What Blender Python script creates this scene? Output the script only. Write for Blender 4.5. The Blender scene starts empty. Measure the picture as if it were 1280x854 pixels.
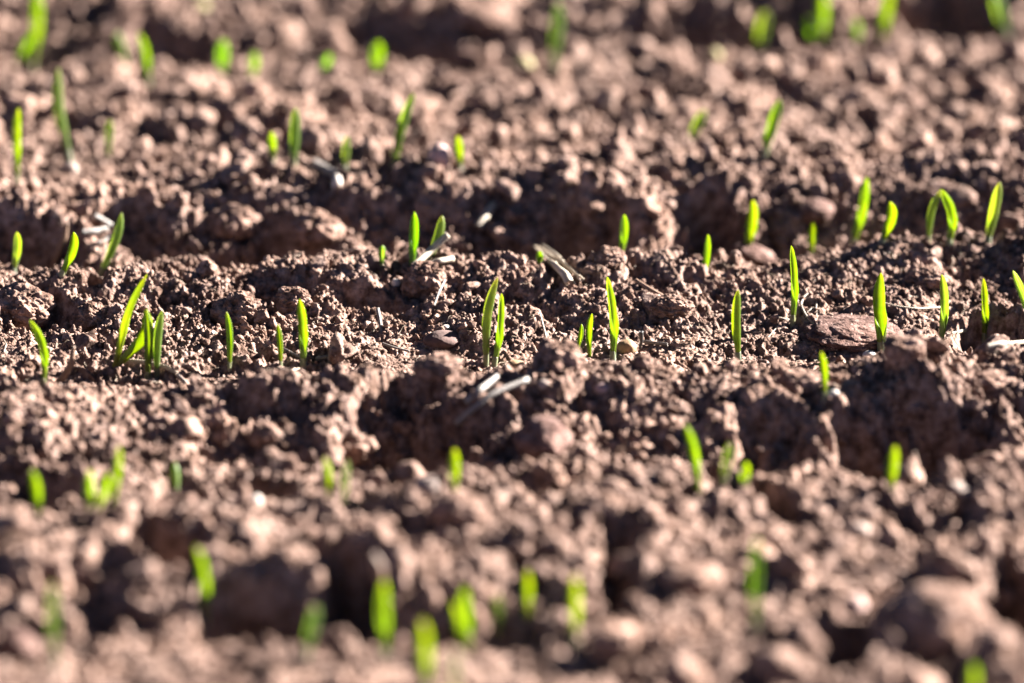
import bpy, math
import numpy as np
from math import radians, sin, cos, tan, pi

SC = bpy.context.scene
COL = SC.collection
# ------------------------------------------------------------------ camera, world, sun, exposure
PW, PH = 1280.0, 854.0            # the photograph's frame, used to read off directions
LENS, SENSOR = 200.0, 36.0
PITCH = radians(20.0)
DIST = 2.10
CAM = np.array([0.0, -DIST * cos(PITCH), DIST * sin(PITCH)])
cd = bpy.data.cameras.new("camera"); cam = bpy.data.objects.new("camera", cd); COL.objects.link(cam)
cam.location = CAM; cam.rotation_euler = (pi / 2 - PITCH, 0, 0)
cd.lens = LENS; cd.sensor_width = SENSOR; cd.clip_start = 0.05; cd.clip_end = 200
cd.dof.use_dof = True; cd.dof.focus_distance = 2.105; cd.dof.aperture_fstop = 4.2
SC.camera = cam

SUN_EL = 23.5                      # degrees above the horizon
SUN_AZ = 28.0                      # the sun stands to the right (+x) turned this far away from the camera (+y)
w = bpy.data.worlds.new("World"); SC.world = w; w.use_nodes = True
nt = w.node_tree; bg = nt.nodes["Background"]
sky = nt.nodes.new("ShaderNodeTexSky"); sky.sky_type = 'NISHITA'; sky.sun_disc = False
sky.air_density = 0.12; sky.dust_density = 0.05; sky.altitude = 1500; sky.sun_elevation = radians(SUN_EL); sky.sun_rotation = radians(90 - SUN_AZ)
nt.links.new(sky.outputs[0], bg.inputs[0]); bg.inputs[1].default_value = 0.05
ld = bpy.data.lights.new("sun", 'SUN'); ld.energy = 5.0; ld.angle = radians(0.53); ld.color = (1.0, 0.945, 0.875)
sun = bpy.data.objects.new("sun", ld); COL.objects.link(sun)
from mathutils import Vector
sd = Vector((cos(radians(SUN_EL)) * cos(radians(SUN_AZ)), cos(radians(SUN_EL)) * sin(radians(SUN_AZ)), sin(radians(SUN_EL))))
sun.rotation_euler = sd.to_track_quat('Z', 'Y').to_euler(); sun.location = sd * 3
SC.view_settings.view_transform = 'Standard'; SC.view_settings.look = 'None'
SC.view_settings.gamma = 1; SC.view_settings.exposure = 3.68
SC.view_settings.use_curve_mapping = False
SC.cycles.max_bounces = 6; SC.cycles.diffuse_bounces = 1; SC.cycles.glossy_bounces = 2
SC.cycles.transmission_bounces = 4; SC.cycles.use_denoising = True
SC.cycles.use_adaptive_sampling = False

# ------------------------------------------------------------------ noise
def hash2(ix, iy, s):
    n = (ix.astype(np.int64) * 374761393 + iy.astype(np.int64) * 668265263 + s * 1442695041) & 0xffffffff
    n = ((n ^ (n >> 13)) * 1274126177) & 0xffffffff
    n = ((n ^ (n >> 16)) * 2246822519) & 0xffffffff
    return ((n ^ (n >> 15)) & 0xffffff) / float(0xffffff)
def vnoise(x, y, sc, s=0):
    x = np.asarray(x) / sc; y = np.asarray(y) / sc
    ix = np.floor(x); iy = np.floor(y); fx = x - ix; fy = y - iy
    fx = fx * fx * (3 - 2 * fx); fy = fy * fy * (3 - 2 * fy)
    a = hash2(ix, iy, s); b = hash2(ix + 1, iy, s); c = hash2(ix, iy + 1, s); d = hash2(ix + 1, iy + 1, s)
    return (a * (1 - fx) + b * fx) * (1 - fy) + (c * (1 - fx) + d * fx) * fy * 1.0 if False else ((a + (b - a) * fx) * (1 - fy) + (c + (d - c) * fx) * fy) * 2 - 1
def fbm(x, y, sc, s=0, o=3, g=0.5):
    r = 0; a = 1; c, q = cos(0.6), sin(0.6)
    for k in range(o):
        r = r + a * vnoise(x, y, sc, s + k * 17); a *= g; sc *= 0.5
        x, y = x * c - y * q, x * q + y * c
    return r
def domes(x, y, sc, s, fill=0.75):
    """rounded lumps packed on a jittered lattice; returns 0..1 heights (half spheres of uneven radius)"""
    X = x / sc; Y = y / sc; ix = np.floor(X); iy = np.floor(Y); best = np.zeros_like(X)
    for i in (-1, 0, 1):
        for j in (-1, 0, 1):
            cx, cy = ix + i, iy + j
            px = cx + hash2(cx, cy, s); py = cy + hash2(cx, cy, s + 5); r = (0.35 + 0.5 * hash2(cx, cy, s + 9)) * fill / 0.75
            e = 0.7 + 0.6 * hash2(cx, cy, s + 11)
            d2 = ((X - px) ** 2 * e + (Y - py) ** 2 / e) / (r * r)
            best = np.maximum(best, np.sqrt(np.maximum(0, 1 - d2)) * r)
    return best
def noise3(P, sc, s):
    """cheap 3D noise out of three planes, fine for lumps"""
    return (vnoise(P[:, 0] + 3.1 * P[:, 2] * 0.3, P[:, 1], sc, s) + vnoise(P[:, 1] + 5, P[:, 2] + 7, sc, s + 1) + vnoise(P[:, 2] + 9, P[:, 0] + 2, sc, s + 2)) / 1.7
def domes3(P, sc, s):
    Q = P / sc; I = np.floor(Q).astype(np.int64); best = np.zeros(len(P))
    for i in (-1, 0, 1):
        for j in (-1, 0, 1):
            for k in (-1, 0, 1):
                c = I + (i, j, k); zz = c[:, 2] * 7919
                q = c + np.stack([hash2(c[:, 0] + zz, c[:, 1], s + e) for e in (0, 1, 2)], 1)
                r = 0.45 + 0.5 * hash2(c[:, 0] + zz, c[:, 1], s + 3)
                best = np.maximum(best, np.sqrt(np.maximum(0, 1 - ((Q - q) ** 2).sum(1) / (r * r))) * r)
    return best
def sstep(a, b, t):
    t = np.clip((t - a) / (b - a), 0, 1); return t * t * (3 - 2 * t)

# ------------------------------------------------------------------ picture direction -> ray
def ray(px, py):
    u = (px - PW / 2) / PW * SENSOR / LENS; v = (PH / 2 - py) / PW * SENSOR / LENS
    d = np.array([u, cos(PITCH) + v * sin(PITCH), -sin(PITCH) + v * cos(PITCH)])
    return d / np.linalg.norm(d)
def at_z(px, py, z=0.0):
    d = ray(px, py); t = (z - CAM[2]) / d[2]; return CAM + d * t
def at_y(px, py, y):
    d = ray(px, py); t = (y - CAM[1]) / d[1]; return CAM + d * t

# ------------------------------------------------------------------ the field's relief (metres)
KN = np.array([[-5, 2], [-.75, 8], [-.70, 9], [-.66, -5], [-.63, 8], [-.58, 7], [-.54, -6], [-.50, 9], [-.45, 12], [-.40, 3], [-.36, -2], [-.33, 2], [-.29, 0], [-.262, -8], [-.235, 7], [-.19, 7], [-.155, 3], [-.135, -2], [-.120, -5], [-.090, 6.5], [-.066, 9.5],
               [-.048, 2], [-.036, -2], [-.01, -1], [.03, 3], [.062, 8], [.080, 3], [.098, -10], [.112, -12], [.14, 12], [.165, 15], [.19, 10], [.215, 6], [.25, 7], [.30, 9], [.335, 6], [.350, -6],
               [.368, -10], [.395, 10], [.43, 14], [.47, 6], [.49, -6], [.52, 12], [.56, 10], [.60, 4], [.62, -6], [.65, 11], [.70, 5], [.74, -6], [.77, 11], [.82, 5], [.86, -5], [.90, 10], [1.0, 4], [5, 4]], float)
# hollows: centre and half size read in the photograph, depth in mm
PITS = [(1195, 548, 55, 34, 10), (1085, 566, 60, 34, 10), (475, 528, 60, 32, 10), (560, 572, 48, 26, 9), (520, 545, 95, 42, 17), (1140, 560, 105, 42, 19), (965, 562, 55, 34, 12), (330, 520, 50, 18, 8), (30, 615, 55, 30, 12), (335, 612, 60, 20, 9),
        (215, 705, 60, 45, 13), (330, 770, 60, 30, 13), (440, 745, 45, 40, 14), (780, 700, 50, 35, 13), (960, 635, 30, 18, 8), (1055, 815, 50, 25, 12),
        (1250, 740, 50, 50, 16), (1115, 650, 25, 18, 8), (120, 745, 50, 20, 8), (640, 800, 40, 15, 4),
        (350, 312, 75, 26, 14), (40, 305, 55, 24, 12), (150, 300, 70, 16, 8), (530, 300, 60, 22, 12), (735, 290, 45, 24, 13), (880, 275, 50, 24, 13), (1010, 290, 40, 12, 7), (1150, 285, 45, 16, 10), (1240, 300, 40, 16, 8),
        (505, 68, 110, 20, 15), (675, 72, 25, 14, 8), (985, 45, 40, 22, 12), (1180, 12, 60, 20, 13), (230, 62, 50, 18, 9), (405, 75, 25, 12, 7), (110, 45, 30, 18, 7), (30, 100, 25, 12, 5), (790, 60, 40, 14, 6), (1070, 165, 30, 12, 5), (560, 130, 30, 12, 5), (1250, 200, 30, 12, 5),
        (1250, 405, 38, 22, 10), (465, 382, 55, 12, 5), (50, 395, 40, 18, 7), (110, 395, 45, 12, 6), (305, 405, 35, 14, 6), (330, 440, 24, 10, 4)]
def relief(x, y):
    wy = y + 0.010 * vnoise(x, y, 0.09, 3) * sstep(0.0, 0.03, np.abs(y - 0.1 * x + .03)) + 0.004 * vnoise(x, y, 0.025, 4)
    wy = wy - 0.10 * np.clip(x, -.4, .4)
    z = np.interp(wy, KN[:, 0], KN[:, 1]) * (0.85 + 0.35 * vnoise(x + 3, y, 0.10, 6)) * 1e-3
    z = z + 0.0032 * fbm(x, y, 0.035, 21, 2) * (1 - 0.45 * np.exp(-((y - 0.1 * x) / 0.04) ** 2))
    jx = x + 0.010 * fbm(x, y, 0.022, 31, 3) ; jy = y + 0.009 * fbm(x, y, 0.022, 36, 3)
    for (px, py, rx, ry, dep) in PITS:
        dep = dep * (1.75 if dep > 11 else 1.3)
        c = at_z(px, py + (12 if dep > 16 else 7), 0); k = DIST * SENSOR / LENS / PW * (np.linalg.norm(c - CAM) / DIST)
        ax = rx * k; ay = ry * k / sin(PITCH) * (0.85 if dep > 16 else 0.7)
        u = (jx - c[0]) / ax; v = (jy - c[1]) / ay
        d = np.sqrt(u * u + v * v)
        z = z - dep * 1e-3 * (1 - sstep(0.55, 1.12, d))
        z = z + dep * (0.10e-3 if dep > 26 else 0.22e-3) * np.exp(-((d - 1.35) / 0.28) ** 2) * sstep(-0.1, 0.8, 0.55 * u + v)
    return z
def fine(x, y, cell):
    """crumbly surface; layers finer than the local cell are left out"""
    den = 0.5 + 0.5 * vnoise(x, y, 0.05, 41)
    calm = sstep(0.18, 0.48, 0.5 + 0.5 * fbm(x, y, 0.045, 77, 2) + 0.7 * x) * np.exp(-((y - 0.1 * x + 0.012) / 0.042) ** 2)   # crusted flats of the in-focus row
    strip = np.exp(-((y - 0.1 * x) / 0.04) ** 2); z = 0
    wx = x + 0.0035 * vnoise(x, y, 0.008, 51) + 0.0015 * vnoise(x, y, 0.0035, 53); wy = y + 0.0035 * vnoise(x, y, 0.008, 52) + 0.0015 * vnoise(x, y, 0.0035, 54)
    for sc, amp, s in ((0.019, 0.0085, 1), (0.0082, 0.0040, 2), (0.0040, 0.0017, 3), (0.0022, 0.0009, 4), (0.0013, 0.0006, 5)):
        m = sstep(0.6, 0.25, cell / sc) if np.ndim(cell) else 1.0
        f = (1 - 0.8 * calm) * (1 - (0.35 * strip if sc > 0.006 else 0)) if sc > 0.003 else (1 - 0.62 * calm)
        z = z + amp * domes(wx, wy, sc, 100 + s * 13) * m * f * (0.30 + 0.9 * den if sc > 0.006 else 1)
        if sc < 0.009: wx, wy = wx + 0.0009 * vnoise(x, y, 0.0018, 60 + s), wy + 0.0009 * vnoise(x, y, 0.0018, 63 + s)
    z = z + 0.0008 * vnoise(x, y, 0.0016, 70) * (cell < 0.0009) * (1 - 0.6 * calm) + 0.0004 * vnoise(x, y, 0.0008, 71) * (cell < 0.0006)
    near = np.clip((0.0016 - cell) / 0.0008, 0, 1)
    z = z + 0.0013 * fbm(wx, wy, 0.0055, 91, 4, 0.62) * near * (1 - 0.65 * calm)
    z = z + 0.0016 * (0.5 - np.abs(fbm(x, y, 0.0075, 95, 3, 0.55))) * near * (1 - 0.6 * calm)
    z = z - 0.0016 * domes(wx + 1, wy, 0.0045, 97) * calm * (hash2(np.floor(x / 0.009), np.floor(y / 0.009), 5) > 0.4)
    # cracks and pinholes
    z = z - 0.0022 * (1 - sstep(0.0, 0.10, np.abs(fbm(x, y, 0.011, 88, 2)))) * (0.3 + 0.7 * calm)
    return z - 0.0035

def axis(lo, hi, parts, grow=1.07, end=6.0):
    a = [lo]
    while a[-1] < hi: a.append(a[-1] + parts(a[-1]))
    d = parts(hi); up = []; v = a[-1]
    while v < end: d *= grow; v += d; up.append(v)
    d = parts(lo); dn = []; v = lo
    while v > -end: d *= grow; v -= d; dn.append(v)
    return np.array(dn[::-1] + a + up)
GX = axis(-0.62, 0.62, lambda v: 0.00038 if abs(v) < 0.265 else 0.0016)
GY = axis(-0.72, 0.88, lambda v: 0.0018 if (v < -0.40 or v > 0.54) else 0.00042 if -0.075 < v < 0.105 else (0.0007 if -0.16 < v < 0.2 else 0.0011))
XX, YY = np.meshgrid(GX, GY)
CELL = np.maximum(np.gradient(GX)[None, :], np.gradient(GY)[:, None])
ZB = relief(XX, YY)
ZZ = ZB + fine(XX, YY, CELL)
def look(Z, x, y):
    x = np.asarray(x, float); y = np.asarray(y, float)
    i = np.clip(np.searchsorted(GX, x) - 1, 0, len(GX) - 2); j = np.clip(np.searchsorted(GY, y) - 1, 0, len(GY) - 2)
    fx = (x - GX[i]) / (GX[i + 1] - GX[i]); fy = (y - GY[j]) / (GY[j + 1] - GY[j])
    return (Z[j, i] * (1 - fx) + Z[j, i + 1] * fx) * (1 - fy) + (Z[j + 1, i] * (1 - fx) + Z[j + 1, i + 1] * fx) * fy
# a smoothed copy for finding where a direction meets the soil
def blur(Z, n):
    for ax in (0, 1):
        c = np.cumsum(np.insert(Z, 0, 0, axis=ax), axis=ax)
        L = Z.shape[ax]; i0 = np.clip(np.arange(L) - n, 0, L); i1 = np.clip(np.arange(L) + n + 1, 0, L)
        Z = (np.take(c, i1, ax) - np.take(c, i0, ax)) / (i1 - i0).reshape((-1, 1) if ax == 0 else (1, -1))
    return Z
ZS = blur(ZZ, 4)
def hit(px, py, Z=None):
    Z = ZS if Z is None else Z
    d = ray(px, py); t0 = (0.035 - CAM[2]) / d[2]; t = np.arange(t0, t0 + 0.25, 0.0004)
    P = CAM[None] + d[None] * t[:, None]; below = P[:, 2] < look(Z, P[:, 0], P[:, 1])
    k = int(np.argmax(below)) if below.any() else len(t) - 1
    return P[k].copy()

# ------------------------------------------------------------------ mesh helpers
def mesh_np(name, V, F, smooth=True):
    me = bpy.data.meshes.new(name); n = F.shape[1]
    me.vertices.add(len(V)); me.vertices.foreach_set("co", V.astype(np.float32).ravel())
    me.loops.add(F.size); me.loops.foreach_set("vertex_index", F.astype(np.int32).ravel())
    me.polygons.add(len(F)); me.polygons.foreach_set("loop_start", np.arange(0, F.size, n, dtype=np.int32))
    me.update(calc_edges=True)
    if smooth: me.polygons.foreach_set("use_smooth", np.ones(len(F), bool))
    return me
def link(name, me, mat, parent=None, **props):
    o = bpy.data.objects.new(name, me); COL.objects.link(o)
    if mat is not None: me.materials.clear(); me.materials.append(mat)
    if parent is not None: o.parent = parent
    for k, v in props.items(): o[k] = v
    return o
import bmesh
def ico(sub):
    bm = bmesh.new(); bmesh.ops.create_icosphere(bm, subdivisions=sub, radius=1)
    V = np.array([v.co[:] for v in bm.verts]); F = np.array([[v.index for v in f.verts] for f in bm.faces]); bm.free(); return V, F
ICO = {k: ico(k) for k in (2, 3, 4, 5, 6)}
ICO[1] = ico(1)

# ------------------------------------------------------------------ materials
def newmat(name):
    m = bpy.data.materials.new(name); m.use_nodes = True; t = m.node_tree; t.nodes.clear()
    o = t.nodes.new("ShaderNodeOutputMaterial"); b = t.nodes.new("ShaderNodeBsdfPrincipled"); t.links.new(b.outputs[0], o.inputs[0])
    return m, t, b, o
def N(t, kind, **kw):
    n = t.nodes.new(kind)
    for k, v in kw.items():
        if k.startswith("_"): n.inputs[k[1:]].default_value = v
        else: setattr(n, k, v)
    return n
def ramp(t, fac, stops):
    r = t.nodes.new("ShaderNodeValToRGB"); e = r.color_ramp.elements
    while len(e) < len(stops): e.new(0.5)
    for q, (p, c) in zip(e, stops): q.position = p; q.color = (*c, 1)
    t.links.new(fac, r.inputs[0]); return r.outputs[0]
def mixc(t, fac, a, b, mode='MIX'):
    m = t.nodes.new("ShaderNodeMix"); m.data_type = 'RGBA'; m.blend_type = mode
    for sock, v in ((m.inputs[0], fac), (m.inputs[6], a), (m.inputs[7], b)):
        if hasattr(v, 'links'): t.links.new(v, sock)
        elif isinstance(v, tuple): sock.default_value = (*v, 1)
        else: sock.default_value = v
    return m.outputs[2]
def soil_mat(name, tint=(1, 1, 1), bump=1.0, dark=(0.036, 0.020, 0.0135), mid=(0.127, 0.081, 0.064), pale=(0.25, 0.175, 0.148), rough=0.95):
    m, t, b, o = newmat(name); tc = N(t, "ShaderNodeTexCoord"); co = tc.outputs["Object"]
    def nz(sc, det=4, ro=0.55):
        n = N(t, "ShaderNodeTexNoise", _Scale=sc, _Detail=det, _Roughness=ro); t.links.new(co, n.inputs["Vector"]); return n.outputs["Fac"]
    big = nz(26, 4); med = nz(230, 4, 0.6); small = nz(1500, 3, 0.65)
    tone = ramp(t, med, [(0.30, dark), (0.47, mid), (0.70, pale)])
    hue = ramp(t, big, [(0.32, (0.62, 0.57, 0.56)), (0.48, (0.98, 0.98, 0.98)), (0.68, (1.30, 1.24, 1.18))])
    c = mixc(t, 0.85, tone, hue, 'MULTIPLY')
    sp = ramp(t, small, [(0.32, (0.62, 0.58, 0.56)), (0.5, (1, 1, 1)), (0.72, (1.32, 1.34, 1.36))])
    c = mixc(t, 0.8, c, sp, 'MULTIPLY'); c = mixc(t, 1.0, c, tint, 'MULTIPLY')
    # sand grains: sparse pale specks
    vo = N(t, "ShaderNodeTexVoronoi", _Scale=620.0); t.links.new(co, vo.inputs["Vector"])
    g1 = N(t, "ShaderNodeMath", operation='LESS_THAN'); t.links.new(vo.outputs["Distance"], g1.inputs[0]); g1.inputs[1].default_value = 0.20
    sepc = N(t, "ShaderNodeSeparateColor"); t.links.new(vo.outputs["Color"], sepc.inputs[0])
    g2 = N(t, "ShaderNodeMath", operation='GREATER_THAN'); t.links.new(sepc.outputs[0], g2.inputs[0]); g2.inputs[1].default_value = 0.88
    g3 = N(t, "ShaderNodeMath", operation='MULTIPLY'); t.links.new(g1.outputs[0], g3.inputs[0]); t.links.new(g2.outputs[0], g3.inputs[1])
    c = mixc(t, g3.outputs[0], c, (0.27, 0.22, 0.19))
    t.links.new(c, b.inputs["Base Color"]); b.inputs["Roughness"].default_value = rough; b.inputs["Specular IOR Level"].default_value = 0.06
    ad = N(t, "ShaderNodeMath", operation='MULTIPLY_ADD'); t.links.new(small, ad.inputs[0]); ad.inputs[1].default_value = 0.35; t.links.new(nz(620, 3, 0.6), ad.inputs[2])
    bp = N(t, "ShaderNodeBump"); bp.inputs["Strength"].default_value = 1.0 * bump; bp.inputs["Distance"].default_value = 0.0011
    t.links.new(ad.outputs[0], bp.inputs["Height"]); t.links.new(bp.outputs[0], b.inputs["Normal"])
    return m
SOIL = soil_mat("soil")
CLOD = soil_mat("clod_soil", tint=(1.0, 0.97, 0.95))
def stone_mat(name, col, rough=0.6, var=0.25):
    col = tuple(0.74 * q for q in col)
    m, t, b, o = newmat(name); tc = N(t, "ShaderNodeTexCoord")
    n = N(t, "ShaderNodeTexNoise", _Scale=260.0, _Detail=5.0, _Roughness=0.6); t.links.new(tc.outputs["Object"], n.inputs["Vector"])
    lo = tuple(c * (1 - var) for c in col); hi = tuple(min(0.9, c * (1 + var)) for c in col)
    c = ramp(t, n.outputs["Fac"], [(0.3, lo), (0.7, hi)]); t.links.new(c, b.inputs["Base Color"]); b.inputs["Roughness"].default_value = max(rough, 0.75); b.inputs["Specular IOR Level"].default_value = 0.25
    bp = N(t, "ShaderNodeBump"); bp.inputs["Strength"].default_value = 0.5; bp.inputs["Distance"].default_value = 0.0004
    n2 = N(t, "ShaderNodeTexNoise", _Scale=900.0, _Detail=4.0); t.links.new(tc.outputs["Object"], n2.inputs["Vector"])
    t.links.new(n2.outputs["Fac"], bp.inputs["Height"]); t.links.new(bp.outputs[0], b.inputs["Normal"]); return m
def straw_mat(name, a, bcol, rough=0.55, trans=0.15):
    a = tuple(0.72 * q for q in a); bcol = tuple(0.72 * q for q in bcol)
    """dry plant fibre: streaks along the length (UV: x round, y along)"""
    m, t, b, o = newmat(name); uv = N(t, "ShaderNodeUVMap"); mp = N(t, "ShaderNodeMapping"); mp.inputs["Scale"].default_value = (14, 1.6, 1)
    t.links.new(uv.outputs[0], mp.inputs[0]); n = N(t, "ShaderNodeTexNoise", _Scale=1.6, _Detail=6.0, _Roughness=0.65); t.links.new(mp.outputs[0], n.inputs["Vector"])
    c = ramp(t, n.outputs["Fac"], [(0.32, a), (0.62, bcol)]); t.links.new(c, b.inputs["Base Color"]); b.inputs["Roughness"].default_value = rough
    bp = N(t, "ShaderNodeBump"); bp.inputs["Strength"].default_value = 0.6; bp.inputs["Distance"].default_value = 0.0004
    t.links.new(n.outputs["Fac"], bp.inputs["Height"]); t.links.new(bp.outputs[0], b.inputs["Normal"])
    if trans:
        tr = N(t, "ShaderNodeBsdfTranslucent"); t.links.new(c, tr.inputs[0]); mx = N(t, "ShaderNodeMixShader"); mx.inputs[0].default_value = trans
        t.links.new(b.outputs[0], mx.inputs[1]); t.links.new(tr.outputs[0], mx.inputs[2]); t.links.new(mx.outputs[0], o.inputs[0])
    return m
def leaf_mat(name, refl, tran, foot, bluish=0.0):
    refl, tran, foot = (tuple(0.74 * q for q in c) for c in (refl, tran, foot))
    m, t, b, o = newmat(name); uv = N(t, "ShaderNodeUVMap"); sx = N(t, "ShaderNodeSeparateXYZ"); t.links.new(uv.outputs[0], sx.inputs[0])
    wv = N(t, "ShaderNodeMath", operation='MULTIPLY'); t.links.new(sx.outputs[0], wv.inputs[0]); wv.inputs[1].default_value = 2 * pi * 11
    sn = N(t, "ShaderNodeMath", operation='SINE'); t.links.new(wv.outputs[0], sn.inputs[0])
    nz = N(t, "ShaderNodeTexNoise", _Scale=160.0, _Detail=3.0); tc = N(t, "ShaderNodeTexCoord"); t.links.new(tc.outputs["Object"], nz.inputs["Vector"])
    oi = N(t, "ShaderNodeObjectInfo")
    # foot of the blade paler; rand: per plant hue
    def grad(top, base):
        a = ramp(t, sx.outputs[1], [(0.0, base), (0.16, tuple(0.5 * p + 0.5 * q for p, q in zip(top, base))), (0.42, top), (0.86, top), (1.0, tuple(min(1, q * k) for q, k in zip(top, (1.35, 1.15, 1.3))))])
        v = ramp(t, nz.outputs["Fac"], [(0.3, (0.80, 0.86, 0.75)), (0.7, (1.18, 1.08, 1.2))])
        a = mixc(t, 1.0, a, v, 'MULTIPLY')
        rr = ramp(t, oi.outputs["Random"], [(0.0, (0.92, 0.99, 1.2)), (0.5, (1, 1, 1)), (1.0, (1.14, 1.02, 0.9))])
        a = mixc(t, 0.8, a, rr, 'MULTIPLY')
        st = N(t, "ShaderNodeMapRange"); st.inputs[1].default_value = -1; st.inputs[2].default_value = 1; st.inputs[3].default_value = 0.0; st.inputs[4].default_value = 0.22
        t.links.new(sn.outputs[0], st.inputs[0])
        return mixc(t, st.outputs[0], a, tuple(min(1, q * 1.5 + .02) for q in top))
    cr = grad(refl, foot); ct = grad(tran, tuple(min(1, q * 1.1) for q in foot))
    t.links.new(cr, b.inputs["Base Color"]); b.inputs["Roughness"].default_value = 0.42; b.inputs["Specular IOR Level"].default_value = 0.45
    bp = N(t, "ShaderNodeBump"); bp.inputs["Strength"].default_value = 0.10; bp.inputs["Distance"].default_value = 0.00005
    t.links.new(sn.outputs[0], bp.inputs["Height"]); t.links.new(bp.outputs[0], b.inputs["Normal"])
    tr = N(t, "ShaderNodeBsdfTranslucent"); t.links.new(ct, tr.inputs[0]); mx = N(t, "ShaderNodeMixShader"); mx.inputs[0].default_value = 0.70
    t.links.new(b.outputs[0], mx.inputs[1]); t.links.new(tr.outputs[0], mx.inputs[2]); t.links.new(mx.outputs[0], o.inputs[0])
    return m
LEAF = leaf_mat("young_leaf", (0.12, 0.20, 0.024), (0.46, 0.58, 0.045), (0.30, 0.32, 0.09))
LEAFB = leaf_mat("blue_green_leaf", (0.16, 0.23, 0.07), (0.50, 0.62, 0.12), (0.30, 0.34, 0.21))
LEAFD = leaf_mat("deep_green_leaf", (0.10, 0.18, 0.02), (0.42, 0.60, 0.04), (0.15, 0.24, 0.05))
SHEATH = leaf_mat("pale_sheath", (0.42, 0.46, 0.30), (0.58, 0.62, 0.42), (0.60, 0.58, 0.52))

# ------------------------------------------------------------------ ground: one sheet out to the far field
ny, nx = ZZ.shape
idx = np.arange(nx * ny).reshape(ny, nx)
F = np.stack([idx[:-1, :-1], idx[:-1, 1:], idx[1:, 1:], idx[1:, :-1]], -1).reshape(-1, 4)
V = np.stack([XX, YY, ZZ], -1).reshape(-1, 3)
link("ground", mesh_np("ground", V, F), SOIL, kind="structure")

# ------------------------------------------------------------------ seedlings: (base px, tip px, width px, options, label)
ROWY = {'A': .352, 'B': .222, 'C': .098, 'D': -.03, 'G': -.062, 'E': -.135, 'F': -.272}
CLEAR = []
def tube_blade(name, path, wid, op, mat, parent, th=0.00022, yaw0=0.0, twist=0.0, nseg=14, u0=0.0):
    """a rolled-to-open leaf: path (n,3), width per ring, op = half opening angle per ring (180 = closed tube)"""
    n = len(path); V = []; UV = []
    T = np.gradient(path, axis=0); T /= np.linalg.norm(T, axis=1)[:, None]
    for i in range(n):
        tt = T[i]; side = np.cross(tt, np.array([0, 1.0, 0.15])); side /= np.linalg.norm(side); back = np.cross(side, tt)
        a = radians(min(op[i], 176)); r = wid[i] / 2 / (1.0 if a > pi / 2 else sin(a))
        yw = yaw0 + twist * i / (n - 1); off = r * cos(min(a, pi / 2)) * 0.8
        ring = []
        for k in range(nseg + 1):
            q = -a + 2 * a * k / nseg
            for_rr = (r, max(r - th, r * 0.55))
            ring.append([q, for_rr])
        for layer in (0, 1):
            seq = ring if layer == 0 else ring[::-1]
            for q, rr in seq:
                # angle 0 is the keel (away from the opening); yaw 0 opens towards the camera
                ang = q + yw; lx = sin(ang) * rr[layer]; ly = cos(ang) * rr[layer] - off * cos(yw)
                V.append(path[i] + side * lx + back * ly); UV.append(((q + a) / (2 * a), u0 + (1 - u0) * i / (n - 1)))
    V = np.array(V); m = 2 * (nseg + 1); Fs = []
    for i in range(n - 1):
        for k in range(m):
            a0 = i * m + k; a1 = i * m + (k + 1) % m
            Fs.append((a0, a1, a1 + m, a0 + m))
    me = bpy.data.meshes.new(name); caps = [tuple(range(m))[::-1], tuple((n - 1) * m + k for k in range(m))]
    me.from_pydata(V.tolist(), [], Fs + caps); me.update()
    uvl = me.uv_layers.new(name="UVMap")
    li = np.zeros(len(me.loops), np.int32); me.loops.foreach_get("vertex_index", li)
    uvl.data.foreach_set("uv", np.array(UV, np.float32)[li].ravel())
    sm = np.ones(len(me.polygons), bool); kk = np.arange((n - 1) * m) % m
    sm[:(n - 1) * m][(kk == nseg) | (kk == m - 1)] = False; sm[-2:] = False
    me.polygons.foreach_set("use_smooth", sm)
    return link(name, me, mat, parent)
def curve(P0, P1, bow, n=22, lean=0.0):
    """path from P0 to P1, bowed sideways (x) and in depth"""
    t = np.linspace(0, 1, n)[:, None]; side = np.array([1.0, 0, 0]); L = np.linalg.norm(P1 - P0)
    s = 4 * t * (1 - t)
    asym = np.sin(pi * t ** 1.3)
    return P0 + (P1 - P0) * t + side * bow * L * asym + np.array([0, 1.0, 0]) * lean * L * s
rng = np.random.default_rng(7)
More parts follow.
